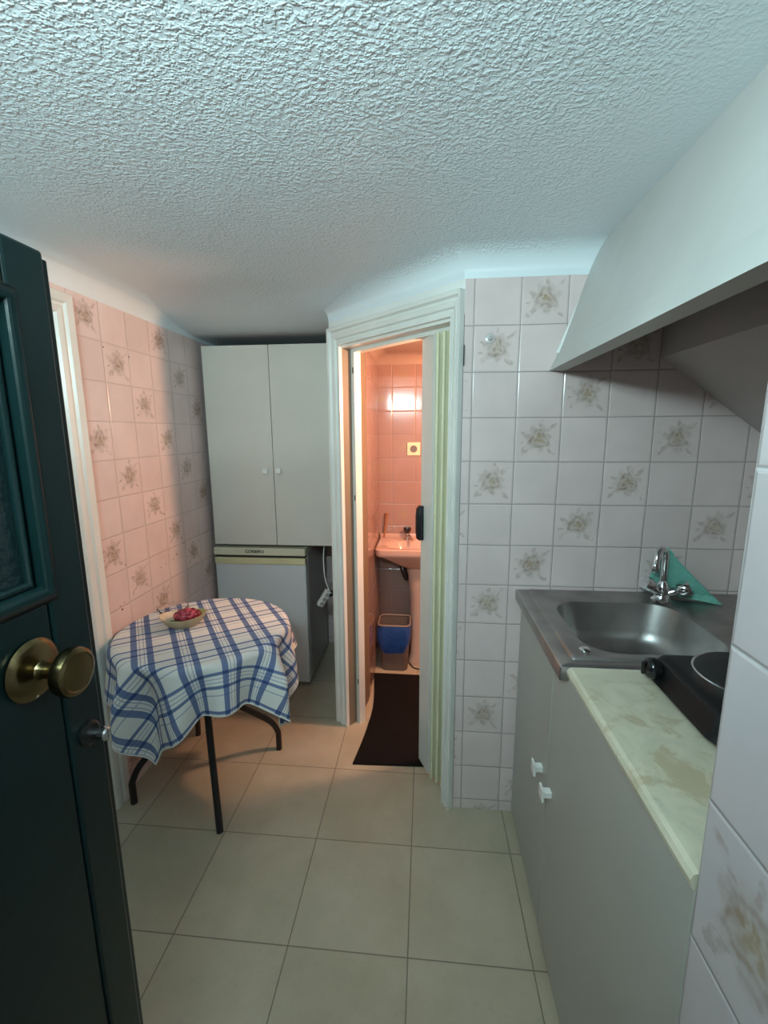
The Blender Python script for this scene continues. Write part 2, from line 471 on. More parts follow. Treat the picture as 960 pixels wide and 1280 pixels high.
# the ceiling dips over the alcove
def alcove_ceiling():
    bm = bmesh.new(); rows = []
    ys = [1.70 + .04 * i for i in range(16)] + [YA]
    for yy in ys:
        t = min(1, max(0, (yy - 1.72) / .56)); t = t * t * (3 - 2 * t)
        zz = 1.9445 - .062 * t; xr = max(-.4185, .115 - 1.066 * (yy - 1.487))
        rows.append([bm.verts.new((xx, yy, z)) for xx, z in ((XL + .0005, zz), (xr, zz), (xr, 1.96), (XL + .0005, 1.96))])
    for A, B in zip(rows, rows[1:]):
        for i in range(4): bm.faces.new((A[i], B[i], B[(i + 1) % 4], A[(i + 1) % 4]))
    bm.faces.new(rows[0]); bm.faces.new(rows[-1][::-1])
    # clip the part in front of the slanted wall
    bmesh.ops.recalc_face_normals(bm, faces=bm.faces[:])
    return bm
struct('ceiling_alcove', alcove_ceiling(), M['ceiling'], smooth=True, angle=40)

# ------------------------------------------------------------------ door casings (extruded stepped profile, mitred)
def casing(path, normal, side, w, mat, name, steps=True):
    """path: 3 or 4 corner points (inner edge) in one vertical plane; profile across width w and depth"""
    prof = [(0, 0), (0, .014), (.012, .014), (.014, .010), (.022, .010), (.026, .016), (.042, .019), (.046, .014), (.055, .014), (.06, .022), (w - .004, .024), (w, .02), (w, 0)]
    if w < .07: prof = [(0, 0), (0, .014), (w * .25, .014), (w * .3, .010), (w * .45, .010), (w * .5, .018), (w * .75, .02), (w, .018), (w, 0)]
    N = Vector(normal).normalized()
    pts = [Vector(p) for p in path]; bm = bmesh.new(); rings = []
    for i, p in enumerate(pts):
        dirs = []
        if i > 0: dirs.append((p - pts[i - 1]).normalized())
        if i < len(pts) - 1: dirs.append((pts[i + 1] - p).normalized())
        outs = [d.cross(N) * side for d in dirs]
        o = outs[0] if len(outs) == 1 else (outs[0] + outs[1]) / (1 + outs[0].dot(outs[1]))
        rings.append([bm.verts.new(p + o * a + N * b) for a, b in prof])
    k = len(prof)
    for A, B in zip(rings, rings[1:]):
        for i in range(k): bm.faces.new((A[i], A[(i + 1) % k], B[(i + 1) % k], B[i]))
    bm.faces.new(rings[0]); bm.faces.new(rings[-1][::-1])
    bmesh.ops.recalc_face_normals(bm, faces=bm.faces[:])
    return struct(name, bm, mat)
nk = (-DN.x, -DN.y, 0)
ZT = 1.762
# bathroom doorway: wide left leg and head, narrow right leg against the tiled wall
casing([dg3(.642, 0, 0), dg3(.642, 0, ZT), dg3(.04, 0, ZT)], nk, 1, .074, M['trim_paint'], 'door_frame_bathroom') if False else None
def casing_bath():
    N = Vector(nk); bm = bmesh.new()
    def prof(w): return [(0, 0), (0, .016), (.15 * w, .016), (.18 * w, .011), (.3 * w, .011), (.36 * w, .018), (.55 * w, .021), (.6 * w, .015), (.72 * w, .015), (.8 * w, .024), (.96 * w, .026), (w, .022), (w, 0)]
    wl, wt, wr = .076, .074, .043
    rows = []
    for (a, b, d) in zip([0] * 13, range(13), range(13)): pass
    pl, pt, pr = prof(wl), prof(wt), prof(wr)
    def V(s, z, o): q = Vector(dg3(s, 0, z)) + N * o; return bm.verts.new(q)
    sL, sR = .64, .041
    rings = [[V(sL + a, 0, o) for a, o in pl],
             [V(sL + pl[i][0], ZT + pt[i][0], pl[i][1]) for i in range(13)],
             [V(sR - pr[i][0], ZT + pt[i][0], pl[i][1]) for i in range(13)],
             [V(sR - a, 0, o) for a, o in pr]]
    for A, B in zip(rings, rings[1:]):
        for i in range(13): bm.faces.new((A[i], A[(i + 1) % 13], B[(i + 1) % 13], B[i]))
    bm.faces.new(rings[0]); bm.faces.new(rings[-1][::-1])
    bmesh.ops.recalc_face_normals(bm, faces=bm.faces[:])
    return struct('trim_bathroom_doorway', bm, M['trim_paint'])
tbd = casing_bath()
obj('hinge_slot', box(.1165, .1195, 1.478, 1.4865, 1.61, 1.672), M['dark_gap'], tbd)
# doorway lining (head and receiver post for the folding door)
tbl = struct('trim_bathroom_lining', prism([dg(.041, .0), dg(.64, .0), dg(.64, .11), dg(.041, .11)], 1.752, 1.766,
        bm=prism([dg(.622, .05), dg(.645, .05), dg(.645, .085), dg(.622, .085)], 0, 1.752)), M['trim_paint'])

for z in (1.665, 1.115, .22):
    q = dg3(.630, .049, z)
    sb = box(-.0025, .0025, -.001, .001, -.012, .012); xform(sb, Matrix.Translation(q) @ Matrix.Rotation(math.atan2(DS.y, DS.x), 4, 'Z'))
    obj('strike_slot', sb, M['dark_gap'], tbl)
# left doorway (door_2) in the tiled left wall
def casing_left():
    bm = bmesh.new(); w = .098
    pf = [(0, 0), (0, .014), (.014, .014), (.017, .009), (.026, .009), (.031, .017), (.048, .02), (.053, .014), (.062, .014), (.068, .022), (.094, .024), (w, .02), (w, 0)]
    yi0, yi1, zt = .62, 1.338, 1.75
    def V(y, z, o): return bm.verts.new((XL + o, y, z))
    rings = [[V(yi1 + a, 0, o) for a, o in pf], [V(yi1 + a, zt + a * .95, o) for a, o in pf],
             [V(yi0 - a, zt + a * .95, o) for a, o in pf], [V(yi0 - a, 0, o) for a, o in pf]]
    for A, B in zip(rings, rings[1:]):
        for i in range(13): bm.faces.new((A[i], A[(i + 1) % 13], B[(i + 1) % 13], B[i]))
    bm.faces.new(rings[0]); bm.faces.new(rings[-1][::-1])
    bmesh.ops.recalc_face_normals(bm, faces=bm.faces[:])
    return struct('trim_left_doorway', bm, M['trim_paint'])
casing_left()
d2 = struct('door_2', box(XL - .06, XL - .02, .622, 1.333, .005, 1.748, .002), M['trim_paint'])
pan = bmesh.new()
for z0, z1 in ((.15, .8), (.95, 1.62)):
    box(XL - .024, XL - .012, .74, 1.22, z0, z1, .005, bm=pan)
struct('door_panel', pan, M['trim_paint'], parent=d2)

# ------------------------------------------------------------------ dark green entrance door, standing open
XD = -.46; YD0, YD1, ZD = -.215, .541, 1.618
gd = thing('entrance_door', (XD - .02, .16, .02), 'dark green panelled wooden door standing open at the left', 'door')
def green_leaf():
    # stile-and-rail leaf with real recesses: frame pieces, thinner panel field
    bm = bmesh.new(); x0, x1 = XD - .042, XD
    sw = .058
    box(x0, x1, YD1 - sw, YD1, .02, ZD, .004, bm=bm)          # lock stile
    box(x0, x1, YD0, YD0 + .1, .02, ZD, .004, bm=bm)          # hinge stile
    box(x0, x1, YD0 + .1, YD1 - sw - .0012, ZD - .055, ZD, .004, bm=bm)    # top rail
    box(x0, x1 - .0015, YD0 + .1, YD1 - sw - .002, .20, 1.197, .003, bm=bm)  # broad middle board
    box(x0, x1, YD0 + .1, YD1 - sw - .0012, .02, .198, .004, bm=bm)
    box(x0 + .012, x1 - .024, YD0 + .09, YD1 - sw + .01, 1.19, ZD - .05, bm=bm)
    box(x0 + .004, x1 - .006, YD1 - .002, YD1 + .012, .02, ZD - .006, .002, bm=bm)  # rebate lip
    return bm
leaf = obj('door_leaf', green_leaf(), M['green_door'], gd)
fr = bmesh.new()
zA, zB, yA, yB = 1.197, ZD - .052, YD0 + .1, YD1 - .042
# rounded bolection moulding around the glazed panel
tube([(XD - .0115, yA + .008, zA + .008), (XD - .0115, yB - .008, zA + .008), (XD - .0115, yB - .008, zB - .008), (XD - .0115, yA + .008, zB - .008)], .014, 12, bm=fr, closed=True)
tube([(XD - .02, yA + .022, zA + .022), (XD - .02, yB - .022, zA + .022), (XD - .02, yB - .022, zB - .022), (XD - .02, yA + .022, zB - .022)], .007, 10, bm=fr, closed=True)
obj('panel_moulding', fr, M['green_door'], gd, smooth=True, angle=50)
part_label(obj('panel', box(XD - .026, XD - .022, yA + .005, yB - .005, zA + .005, zB - .005), M['green_glass'], gd), 'dark textured pane of the upper panel')
ky, kz = .445, 1.128
kn = obj('knob', lathe([(.0, 0), (.036, 0), (.037, .003), (.033, .007), (.026, .009), (.02, .0105), (.0115, .013), (.0095, .017), (.0095, .031),
      (.013, .036), (.021, .039), (.0275, .045), (.029, .052), (.0275, .058), (.023, .0605), (.0215, .0595), (.012, .0605), (0, .061)], (XD, ky, kz), (1, 0, 0), 40), M['brass'], gd, smooth=True, angle=35)
part_label(kn, 'round brass knob on a brass rosette')
lk = obj('lock_rosette', lathe([(0, 0), (.017, 0), (.017, .004), (.013, .007), (0, .007)], (XD, .513, .995), (1, 0, 0), 24), M['lock_black'], gd, smooth=True, angle=35)
obj('thumb_turn', lathe([(0, .0), (.007, .0), (.007, .012), (.009, .013), (.009, .021), (.007, .023), (0, .023)], (XD + .006, .513, .995), (1, 0, 0), 20,
    bm=box(XD + .02, XD + .029, .5105, .5155, .984, 1.006, .002)), M['chrome'], lk, smooth=True, angle=35)
for z in (.25, 1.35):
    obj('hinge', tube([(XD - .045, YD0 - .004, z), (XD - .045, YD0 - .004, z + .09)], .007, 10), M['brass'], gd)

# ------------------------------------------------------------------ bathroom folding door
fd = thing('folding_door', (*dg(.16, .07), 0), 'white and cream folding door pushed open to the right of the bathroom doorway', 'folding door')
def vplank(a, b, th, z0, z1, bm=None):
    A = Vector(dg(*a)); B = Vector(dg(*b)); d = (B - A).normalized(); nn = Vector((-d.y, d.x)) * th / 2
    return prism([tuple(A + nn), tuple(B + nn), tuple(B - nn), tuple(A - nn)], z0, z1, bm)
ld = obj('lead_panel', vplank((.165, .052), (.252, .088), .012, .012, 1.738), M['fold_white'], fd)
zig = [(.055, .045), (.062, .10), (.082, .04), (.092, .10), (.110, .04), (.122, .10), (.14, .042), (.152, .10), (.165, .058)]
for i, (a, b) in enumerate(zip(zig, zig[1:])):
    part_label(obj('slat', vplank(a, b, .005, .012, 1.738), M['fold_cream'] if i % 2 else M['fold_white'], fd), 'folded cream slat' if i % 2 else 'folded white slat')
hb = bmesh.new()
for p in (zig[2], zig[4], zig[6]):
    tube([dg3(p[0], p[1] - .003, .012), dg3(p[0], p[1] - .003, 1.738)], .0065, 8, bm=hb)
part_label(obj('hinge_strip', hb, M['fold_cream'], fd, smooth=True, angle=50), 'cream flexible hinge strips')
obj('top_track', prism([dg(.044, .05), dg(.622, .05), dg(.622, .088), dg(.044, .088)], 1.738, 1.752), M['fold_white'], fd)
# black grip
def grip():
    bm = bmesh.new()
    c = Vector(dg3(.245, .078, 1.055)); e1 = Vector((DS.x, DS.y, 0)) ; nn = Vector((-DN.x, -DN.y, 0))
    pts = []
    prof = [(-.065, .006), (-.058, .014), (-.03, .017), (.03, .017), (.058, .014), (.065, .006)]
    for z, h in prof: pts.append(c + nn * (h * .55 + .004) + Vector((0, 0, z)))
    tube(pts, [.008, .014, .0155, .0155, .014, .008], 14, bm=bm)
    A = dg(.222, .066); 
    bx = box(-.004, .004, -.016, .016, -.068, .068, .003)
    rot = Matrix.Translation(c + nn * .003) @ Matrix.Rotation(math.atan2(e1.y, e1.x) + PI / 2, 4, 'Z')
    xform(bx, rot); return join(bm, bx)
part_label(obj('handle', grip(), M['black_plastic'], fd, smooth=True, angle=40), 'black grip handle')

# ------------------------------------------------------------------ tall white wall cabinet in the alcove
CX0, CX1, CYF, CZ0, CZ1 = -1.128, -.43, 2.252, .814, 1.836
cab = thing('wall_cabinet', ((CX0 + CX1) / 2, 2.45, CZ0), 'pale grey two-door cabinet hanging in the alcove above the fridge', 'cabinet')
bm = box(CX0, CX1, CYF + .02, YA - .003, CZ0, CZ1, .001)
obj('carcass', bm, M['shade_laminate'], cab)
for (x0, x1, kx) in ((CX0, -.7845, -.822), (-.7815, CX1, -.752)):
    dd = obj('door', box(x0, x1, CYF, CYF + .019, CZ0, CZ1, .0015), M['laminate'], cab)
    kb = box(kx - .014, kx + .014, CYF - .022, CYF - .012, 1.198, 1.226, .003)
    box(kx - .007, kx + .007, CYF - .014, CYF + .001, 1.205, 1.219, .001, bm=kb)
    part_label(obj('knob', kb, M['white_plastic'], dd), 'small square white knob')

# ------------------------------------------------------------------ fridge below it
FX0, FX1, FYF, FZ = -1.135, -.63, 2.245, .805
fg = thing('fridge', ((FX0 + FX1) / 2, 2.5, 0), 'small white fridge with cream top band in the alcove behind the table', 'fridge')
bm = box(FX0 + .002, FX1, FYF + .045, 2.72, .02, .77, .006)
for x in (FX0 + .05, FX1 - .05):
    for y in (FYF + .09, 2.67): lathe([(0, 0), (.02, 0), (.02, .022), (0, .022)], (x, y, 0), bm=bm, n=12)
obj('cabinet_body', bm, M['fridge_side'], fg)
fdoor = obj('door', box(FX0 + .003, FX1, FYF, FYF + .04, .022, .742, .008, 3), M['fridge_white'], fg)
part_label(obj('handle_band', box(FX0 + .003, FX1, FYF - .007, FYF + .03, .708, .744, .005, 3), M['cream_plastic'], fdoor), 'yellowed cream grip band')
obj('seal', box(FX0 + .008, FX1 - .004, FYF + .006, FYF + .044, .744, .762), M['dark_gap'], fg)
part_label(obj('worktop', box(FX0, FX1, FYF - .006, 2.72, .757, .797, .005, 3), M['cream_strip'], fg), 'pale cream top with black lettering')
def lettering(txt, loc, size, mat, parent, rot=(PI / 2, 0, 0)):
    cu = bpy.data.curves.new('lettering', 'FONT'); cu.body = txt; cu.size = size; cu.extrude = .0004
    cu.align_x = 'CENTER'; cu.align_y = 'CENTER'; cu.materials.append(mat); cu.space_character = 1.05; cu.offset = .0007
    o = bpy.data.objects.new('lettering', cu); COL.objects.link(o); o.rotation_euler = rot
    bpy.context.view_layer.update()
    me = bpy.data.meshes.new_from_object(o.evaluated_get(bpy.context.evaluated_depsgraph_get()))
    bpy.data.objects.remove(o); o = bpy.data.objects.new('lettering', me); COL.objects.link(o); o.rotation_euler = rot
    o.parent = parent; o.location = Vector(loc) - root_loc(parent); return o
lettering('CORBERO', (-.905, FYF - .0065, .779), .022, M['black_ink'], fg)

# power strip hanging beside the fridge
ps = thing('power_strip', (-.53, 2.30, .50), 'white power strip hanging by its cord beside the fridge', 'power strip')
pb = box(-.018, .018, -.014, .014, -.052, .052, .005, 3)
xform(pb, Matrix.Translation((-.548, 2.30, .505)) @ Matrix.Rotation(.55, 4, 'Y') @ Matrix.Rotation(.5, 4, 'Z'))
obj('casing', pb, M['white_plastic'], ps)
sk = bmesh.new()
for k in (-.03, 0, .03): lathe([(0, 0), (.012, 0), (.012, .002), (0, .002)], (0, -.0145, k), (0, -1, 0), 16, bm=sk)
xform(sk, Matrix.Translation((-.548, 2.30, .505)) @ Matrix.Rotation(.55, 4, 'Y') @ Matrix.Rotation(.5, 4, 'Z'))
obj('sockets', sk, M['fridge_side'], ps)
plg = lathe([(0, 0), (.016, 0), (.016, .02), (.011, .035), (.005, .04), (0, .04)], (-.522, 2.305, .525), (.9, .1, .35), 16)
part_label(obj('plug', plg, M['black_plastic'], ps, smooth=True, angle=40), 'black plug')
obj('cord', tube(smoothpath([(-.552, 2.36, .8), (-.556, 2.34, .72), (-.545, 2.31, .62), (-.523, 2.30, .56), (-.52, 2.30, .55)]), .0035, 8), M['white_plastic'], ps, smooth=True)

# ------------------------------------------------------------------ round folding table, plaid cloth, dishes
TC = Vector((-.825, 1.515)); TZ = .68; TR = .302
tb = thing('folding_table', (TC.x, TC.y, 0), 'small round folding table with black tube legs against the left wall', 'table')
obj('tabletop', lathe([(0, 0), (TR - .004, 0), (TR, .004), (TR, .016), (TR - .004, .02), (0, .02)], (TC.x, TC.y, TZ - .022), n=64), M['wood_under'], tb, smooth=True, angle=40)
F1, F2, F3, F4 = (-.716, 1.307), (-1.105, 1.402), (-.642, 1.74), (-1.056, 1.803)
def mixp(a, b, t): return (a[0] + (b[0] - a[0]) * t, a[1] + (b[1] - a[1]) * t)
zt = TZ - .024
for a, b, off in ((F2, F3, 0), (F3, F2, .02)):
    e = mixp(a, b, .95); m1 = mixp(a, b, .035); m2 = mixp(a, b, .1)
    pth = [(*a, .0), (*a, .085), (*m1, .135), (*m2, .175), (*e, zt - .0)]
    p = [Vector(pth[0])] + smoothpath(pth[1:4], 2) + [Vector(mixp(m2, e, .25) + (.175 + (zt - .175) * .25,)), Vector(mixp(m2, e, .75) + (.175 + (zt - .175) * .75,)), Vector(pth[4])]
    if off: p = [q + Vector((.012, -.017, 0)) * (1 if .2 < q.z < .66 else 0) for q in p]
    else: p = [q - Vector((.012, -.017, 0)) * (1 if .2 < q.z < .66 else 0) for q in p]
    obj('leg', tube(p, .0125, 14), M['tube_black'], tb, smooth=True, angle=60)
for a, b in ((F1, F4), (F4, F1)):
    pth = [(*a, 0), (*mixp(a, b, .18), .46), (*mixp(a, b, .22), .60), (*mixp(a, b, .30), zt)]
    p = [Vector(pth[0])] + smoothpath(pth, 2)[1:]
    obj('leg', tube(p, .0125, 14), M['tube_black'], tb, smooth=True, angle=60)

AC = .474; PHI = math.radians(35)
def cloth_pt(u, v):
    r = math.hypot(u, v); th = math.atan2(v, u)
    ex, ey = Vector((math.cos(PHI), math.sin(PHI))), Vector((-math.sin(PHI), math.cos(PHI)))
    if r < 1e-9: return Vector((TC.x, TC.y, TZ + .0015))
    R = TR + .004
    bend = .022
    if r <= R - bend * .6:
        rad, z = r, TZ + .0015
    else:
        d = r - (R - bend * .6)
        L = bend * PI / 2
        if d < L:
            a = d / bend; rad = R - bend * .6 + bend * math.sin(a); z = TZ + .0015 - bend * (1 - math.cos(a)); h = 0
        else:
            h = d - L; rad = R + bend * .4; z = TZ + .0015 - bend - h
        h = max(0, d - .012)
        # gathered folds: stronger where more cloth hangs (the corners)
        q = 4 * (th + 0)
        corner = .5 - .5 * math.cos(4 * th)            # 1 at the corners of the square
        amp = min(.05, h * (.20 + .20 * corner))
        w = math.sin(12 * th + .9) * .75 + math.sin(7 * th + 2.2) * .35 + math.sin(19 * th + .3) * .18
        rad += amp * w + .05 * h
        th += .10 * h * math.sin(9 * th + 1.0)
    p = TC + ex * (rad * math.cos(th)) + ey * (rad * math.sin(th))
    p.x = max(p.x, XL + .012 + .01 * (1 + math.sin(p.y * 40)) / 2)
    return Vector((p.x, p.y, z))
NG = 150
bm = bmesh.new(); uvl = bm.loops.layers.uv.new('UVMap'); G = []
for i in range(NG + 1):
    row = []
    for j in range(NG + 1):
        u = -AC + 2 * AC * i / NG; v = -AC + 2 * AC * j / NG
        # slightly soft corners
        row.append((bm.verts.new(cloth_pt(u, v)), u, v))
    G.append(row)
for i in range(NG):
    for j in range(NG):
        q = [G[i][j], G[i + 1][j], G[i + 1][j + 1], G[i][j + 1]]
        f = bm.faces.new([x[0] for x in q])
        for l, x in zip(f.loops, q): l[uvl].uv = (x[1], x[2])
border = [G[i][0][0].co.copy() for i in range(NG)] + [G[NG][j][0].co.copy() for j in range(NG)] + \
         [G[i][NG][0].co.copy() for i in range(NG, 0, -1)] + [G[0][j][0].co.copy() for j in range(NG, 0, -1)]
cl = obj('tablecloth', bm, M['plaid'], None, smooth=True)
tag(cl, 'blue and white plaid tablecloth draped over the round table', 'tablecloth')
md = cl.modifiers.new('thick', 'SOLIDIFY'); md.thickness = .0014; md.offset = 1
part_label(obj('hem', tube(border, .0026, 6, closed=True), M['hem'], cl, smooth=True), 'white hem')

# ceramic dish with a rose
DC = Vector((-.905, 1.515, TZ + .004)); DA = math.atan2(.39, .92)
dm = Matrix.Translation(DC) @ Matrix.Rotation(DA, 4, 'Z')
def boat(prof, bm=None):
    b = lathe(prof, n=48, sx=1.0, sy=.72, closed=True)
    for v in b.verts:
        k = (v.co.x / .085)
        v.co.z += .010 * k * k * max(0, v.co.z / .04)
        v.co.y *= 1 - .10 * k
    return b
ds = thing('rose_dish', DC, 'beige oval ceramic dish holding a red rose on the plaid tablecloth', 'dish')
b = boat([(0, 0), (.045, 0), (.05, .003), (.068, .018), (.082, .036), (.084, .040), (.0825, .041)])
obj('bowl', xform(b, dm), M['dish'], ds, smooth=True, angle=50)
b = boat([(.0825, .041), (.079, .038), (.066, .023), (.048, .012), (0, .010)])
part_label(obj('lining', xform(b, dm), M['dish_in'], ds, smooth=True, angle=50), 'painted cream and olive inside')
rb = bmesh.new()
for ring, (n, rr, zz, sz) in enumerate(((1, 0, .036, .017), (5, .012, .033, .015), (7, .021, .027, .014))):
    for k in range(n):
        a = 2 * PI * k / n + ring * .5
        s = bmesh.new(); bmesh.ops.create_uvsphere(s, u_segments=14, v_segments=9, radius=sz)
        for v in s.verts:
            v.co.z *= .8
            v.co.x *= .62
        xform(s, Matrix.Translation((rr * math.cos(a), rr * math.sin(a), zz)) @ Matrix.Rotation(a, 4, 'Z') @ Matrix.Rotation(.45, 4, 'Y'))
        join(rb, s)
xform(rb, dm @ Matrix.Translation((.012, .004, 0)) @ Matrix.Diagonal((1.65, 1.3, 1.4, 1)))
part_label(obj('rose', rb, M['rose'], ds, smooth=True), 'glazed red and pink rose')
for (x, y, a, s) in ((-.032, -.022, .5, 1.0), (-.018, -.033, .1, .9), (.045, .012, 1.9, .8)):
    t = bmesh.new(); bmesh.ops.create_uvsphere(t, u_segments=14, v_segments=8, radius=.02 * s)
    for v in t.verts: v.co.y *= .5 * (1 - .6 * abs(v.co.x) / .02); v.co.z *= .25
    xform(t, Matrix.Translation((x, y, .030)) @ Matrix.Rotation(a, 4, 'Z') @ Matrix.Rotation(.25, 4, 'Y'))
    part_label(obj('leaf', xform(t, dm), M['leaf'], ds, smooth=True), 'dark green glazed leaf')
# cut glass dish behind it
gb = lathe([(0, 0), (.035, 0), (.05, .012), (.058, .034), (.055, .036), (.046, .015), (.032, .007), (0, .007)], n=36)
for v in gb.verts:
    a = math.atan2(v.co.y, v.co.x); r = math.hypot(v.co.x, v.co.y)
    if r > .03: v.co.z += .004 * math.cos(12 * a) * (v.co.z / .036)
xform(gb, Matrix.Translation((-1.0, 1.605, TZ + .004)))
go = obj('glass_dish', gb, M['glass'], None, smooth=True, angle=50)
tag(go, 'clear cut-glass dish on the plaid tablecloth behind the rose dish', 'dish')

# ------------------------------------------------------------------ kitchen base cabinet, sink, worktop, hob
KX = .334
kc = thing('base_cabinet', (.69, 1.0, 0), 'grey-white two-door base cabinet under the sink and marble worktop', 'cabinet')
obj('carcass', box(KX + .02, XR - .002, .488, YB - .002, .0, .70, .001, bm=box(KX + .02, KX + .04, .488, YB - .002, .70, .845)), M['shade_laminate'], kc)
for (y0, y1, ky, kz, lab) in ((1.088, YB - .004, 1.135, .478, 0), (.486, 1.0805, 1.045, .478, 1)):
    xo = KX if lab == 0 else KX - .0005
    dd = obj('door', box(xo, xo + .018, y0, y1, .012, .846, .0015), M['base_laminate'], kc)
    kb = box(xo - .026, xo - .020, ky - .017, ky + .017, kz - .017, kz + .017, .002)
    box(xo - .022, xo + .001, ky - .010, ky + .010, kz - .008, kz + .008, .001, bm=kb)
    part_label(obj('knob', kb, M['white_plastic'], dd), 'square white knob')

def rrect(x0, x1, y0, y1, r, n=8):
    out = []
    for cx, cy, a0 in ((x1 - r, y1 - r, 0), (x0 + r, y1 - r, PI / 2), (x0 + r, y0 + r, PI), (x1 - r, y0 + r, 1.5 * PI)):
        for k in range(n + 1): a = a0 + PI / 2 * k / n; out.append((cx + r * math.cos(a), cy + r * math.sin(a)))
    return out
SX0, SX1, SY0, SY1, SZ = .312, XR - .002, .972, YB - .002, .874
sk = thing('kitchen_sink', (.68, 1.23, .845), 'stainless steel kitchen sink in the back corner of the worktop', 'sink')
def sink_top():
    bm = bmesh.new(); n = 8
    def ring(x0, x1, y0, y1, r, z): return [bm.verts.new((x, y, z)) for x, y in rrect(x0, x1, y0, y1, r, n)]
    R = [ring(SX0, SX1, SY0, SY1, .004, SZ - .034), ring(SX0, SX1, SY0, SY1, .004, SZ - .003), ring(SX0 + .003, SX1 - .001, SY0 + .003, SY1 - .001, .004, SZ),
         ring(SX0 + .036, SX1 - .012, SY0 + .032, SY1 - .012, .008, SZ), ring(SX0 + .040, SX1 - .014, SY0 + .036, SY1 - .014, .008, SZ + .006),
         ring(SX0 + .046, SX1 - .018, SY0 + .042, SY1 - .02, .01, SZ + .007), ring(SX0 + .056, SX1 - .024, SY0 + .052, SY1 - .03, .014, SZ + .002)]
    bx = (.402, .762, 1.052, 1.392)
    R += [ring(bx[0] - .012, bx[1] + .012, bx[2] - .012, bx[3] + .012, .09, SZ + .001), ring(*bx, .085, SZ - .004)]
    for k in range(1, 6):
        t = k / 5; i = .02 * t
        R.append(ring(bx[0] + i, bx[1] - i, bx[2] + i, bx[3] - i, .085, SZ - .004 - .105 * t))
    R.append(ring(bx[0] + .035, bx[1] - .035, bx[2] + .035, bx[3] - .035, .08, SZ - .128))
    R.append(ring(bx[0] + .065, bx[1] - .065, bx[2] + .065, bx[3] - .065, .07, SZ - .136))
    N = len(R[0])
    for A, B in zip(R, R[1:]):
        for i in range(N): bm.faces.new((A[i], A[(i + 1) % N], B[(i + 1) % N], B[i]))
    bm.faces.new(R[-1])
    bmesh.ops.recalc_face_normals(bm, faces=bm.faces[:])
    return bm
so = obj('basin', sink_top(), M['steel'], sk, smooth=True, angle=45)
part_label(obj('overflow_knob', lathe([(0, 0), (.014, 0), (.014, .003), (.009, .006), (0, .006)], (.395, 1.055, SZ + .001), n=24), M['chrome'], sk, smooth=True, angle=40), 'round chrome plug knob')
obj('drain', lathe([(0, 0), (.036, 0), (.034, .003), (.02, .003), (.018, .001), (0, .001)], (.58, 1.22, SZ - .1358), n=28), M['chrome'], sk, smooth=True, angle=40)
# mixer tap
tp = thing('mixer_tap', (.746, 1.408, SZ + .002), 'chrome swan-neck mixer tap at the back of the kitchen sink', 'tap')
tx, ty, tz = .746, 1.408, SZ + .002
bb = lathe([(0, 0), (.030, 0), (.030, .006), (.023, .012), (.020, .03), (.022, .045), (.016, .056), (.012, .064), (0, .064)], (tx, ty, tz), n=28)
obj('body', bb, M['chrome'], tp, smooth=True, angle=40)
arc = [(tx, ty, tz + .055)] + [(tx, ty, tz + .10), (tx, ty, tz + .135)]
for k in range(1, 13):
    a = PI * k / 12 * .92; arc.append((tx - .028 * (1 - math.cos(a)) * .85, ty - .028 * (1 - math.cos(a)) * .75, tz + .135 + .036 * math.sin(a)))
last = Vector(arc[-1]); arc.append(tuple(last + Vector((-.003, -.003, -.018))))
obj('spout', tube(smoothpath(arc, 1), .0102, 16), M['chrome'], tp, smooth=True, angle=50)
obj('aerator', lathe([(0, 0), (.0095, 0), (.012, .004), (.012, .022), (.009, .026), (0, .026)], tuple(last + Vector((-.004, -.004, -.036))), n=20), M['chrome'], tp, smooth=True, angle=40)
for dx, dy, up in ((-.9, -.25, .62), (.85, -.42, .45)):
    d = Vector((dx, dy, up)).normalized(); c = Vector((tx, ty, tz + .02)) + d * .008
    h = lathe([(0, 0), (.013, 0), (.014, .030), (.012, .036), (.020, .040), (.0245, .048), (.0245, .064), (.019, .073), (0, .075)], tuple(c), tuple(d), 20)
    for v in h.verts:
        w = v.co - c; t = w.dot(d)
        if .042 < t < .068:
            s = w - d * t
            e = d.orthogonal().normalized(); ang = math.atan2(s.dot(d.cross(e)), s.dot(e))
            v.co -= s * .12 * (1 + math.cos(6 * ang)) / 2
    obj('handle', h, M['chrome'], tp, smooth=True, angle=40)
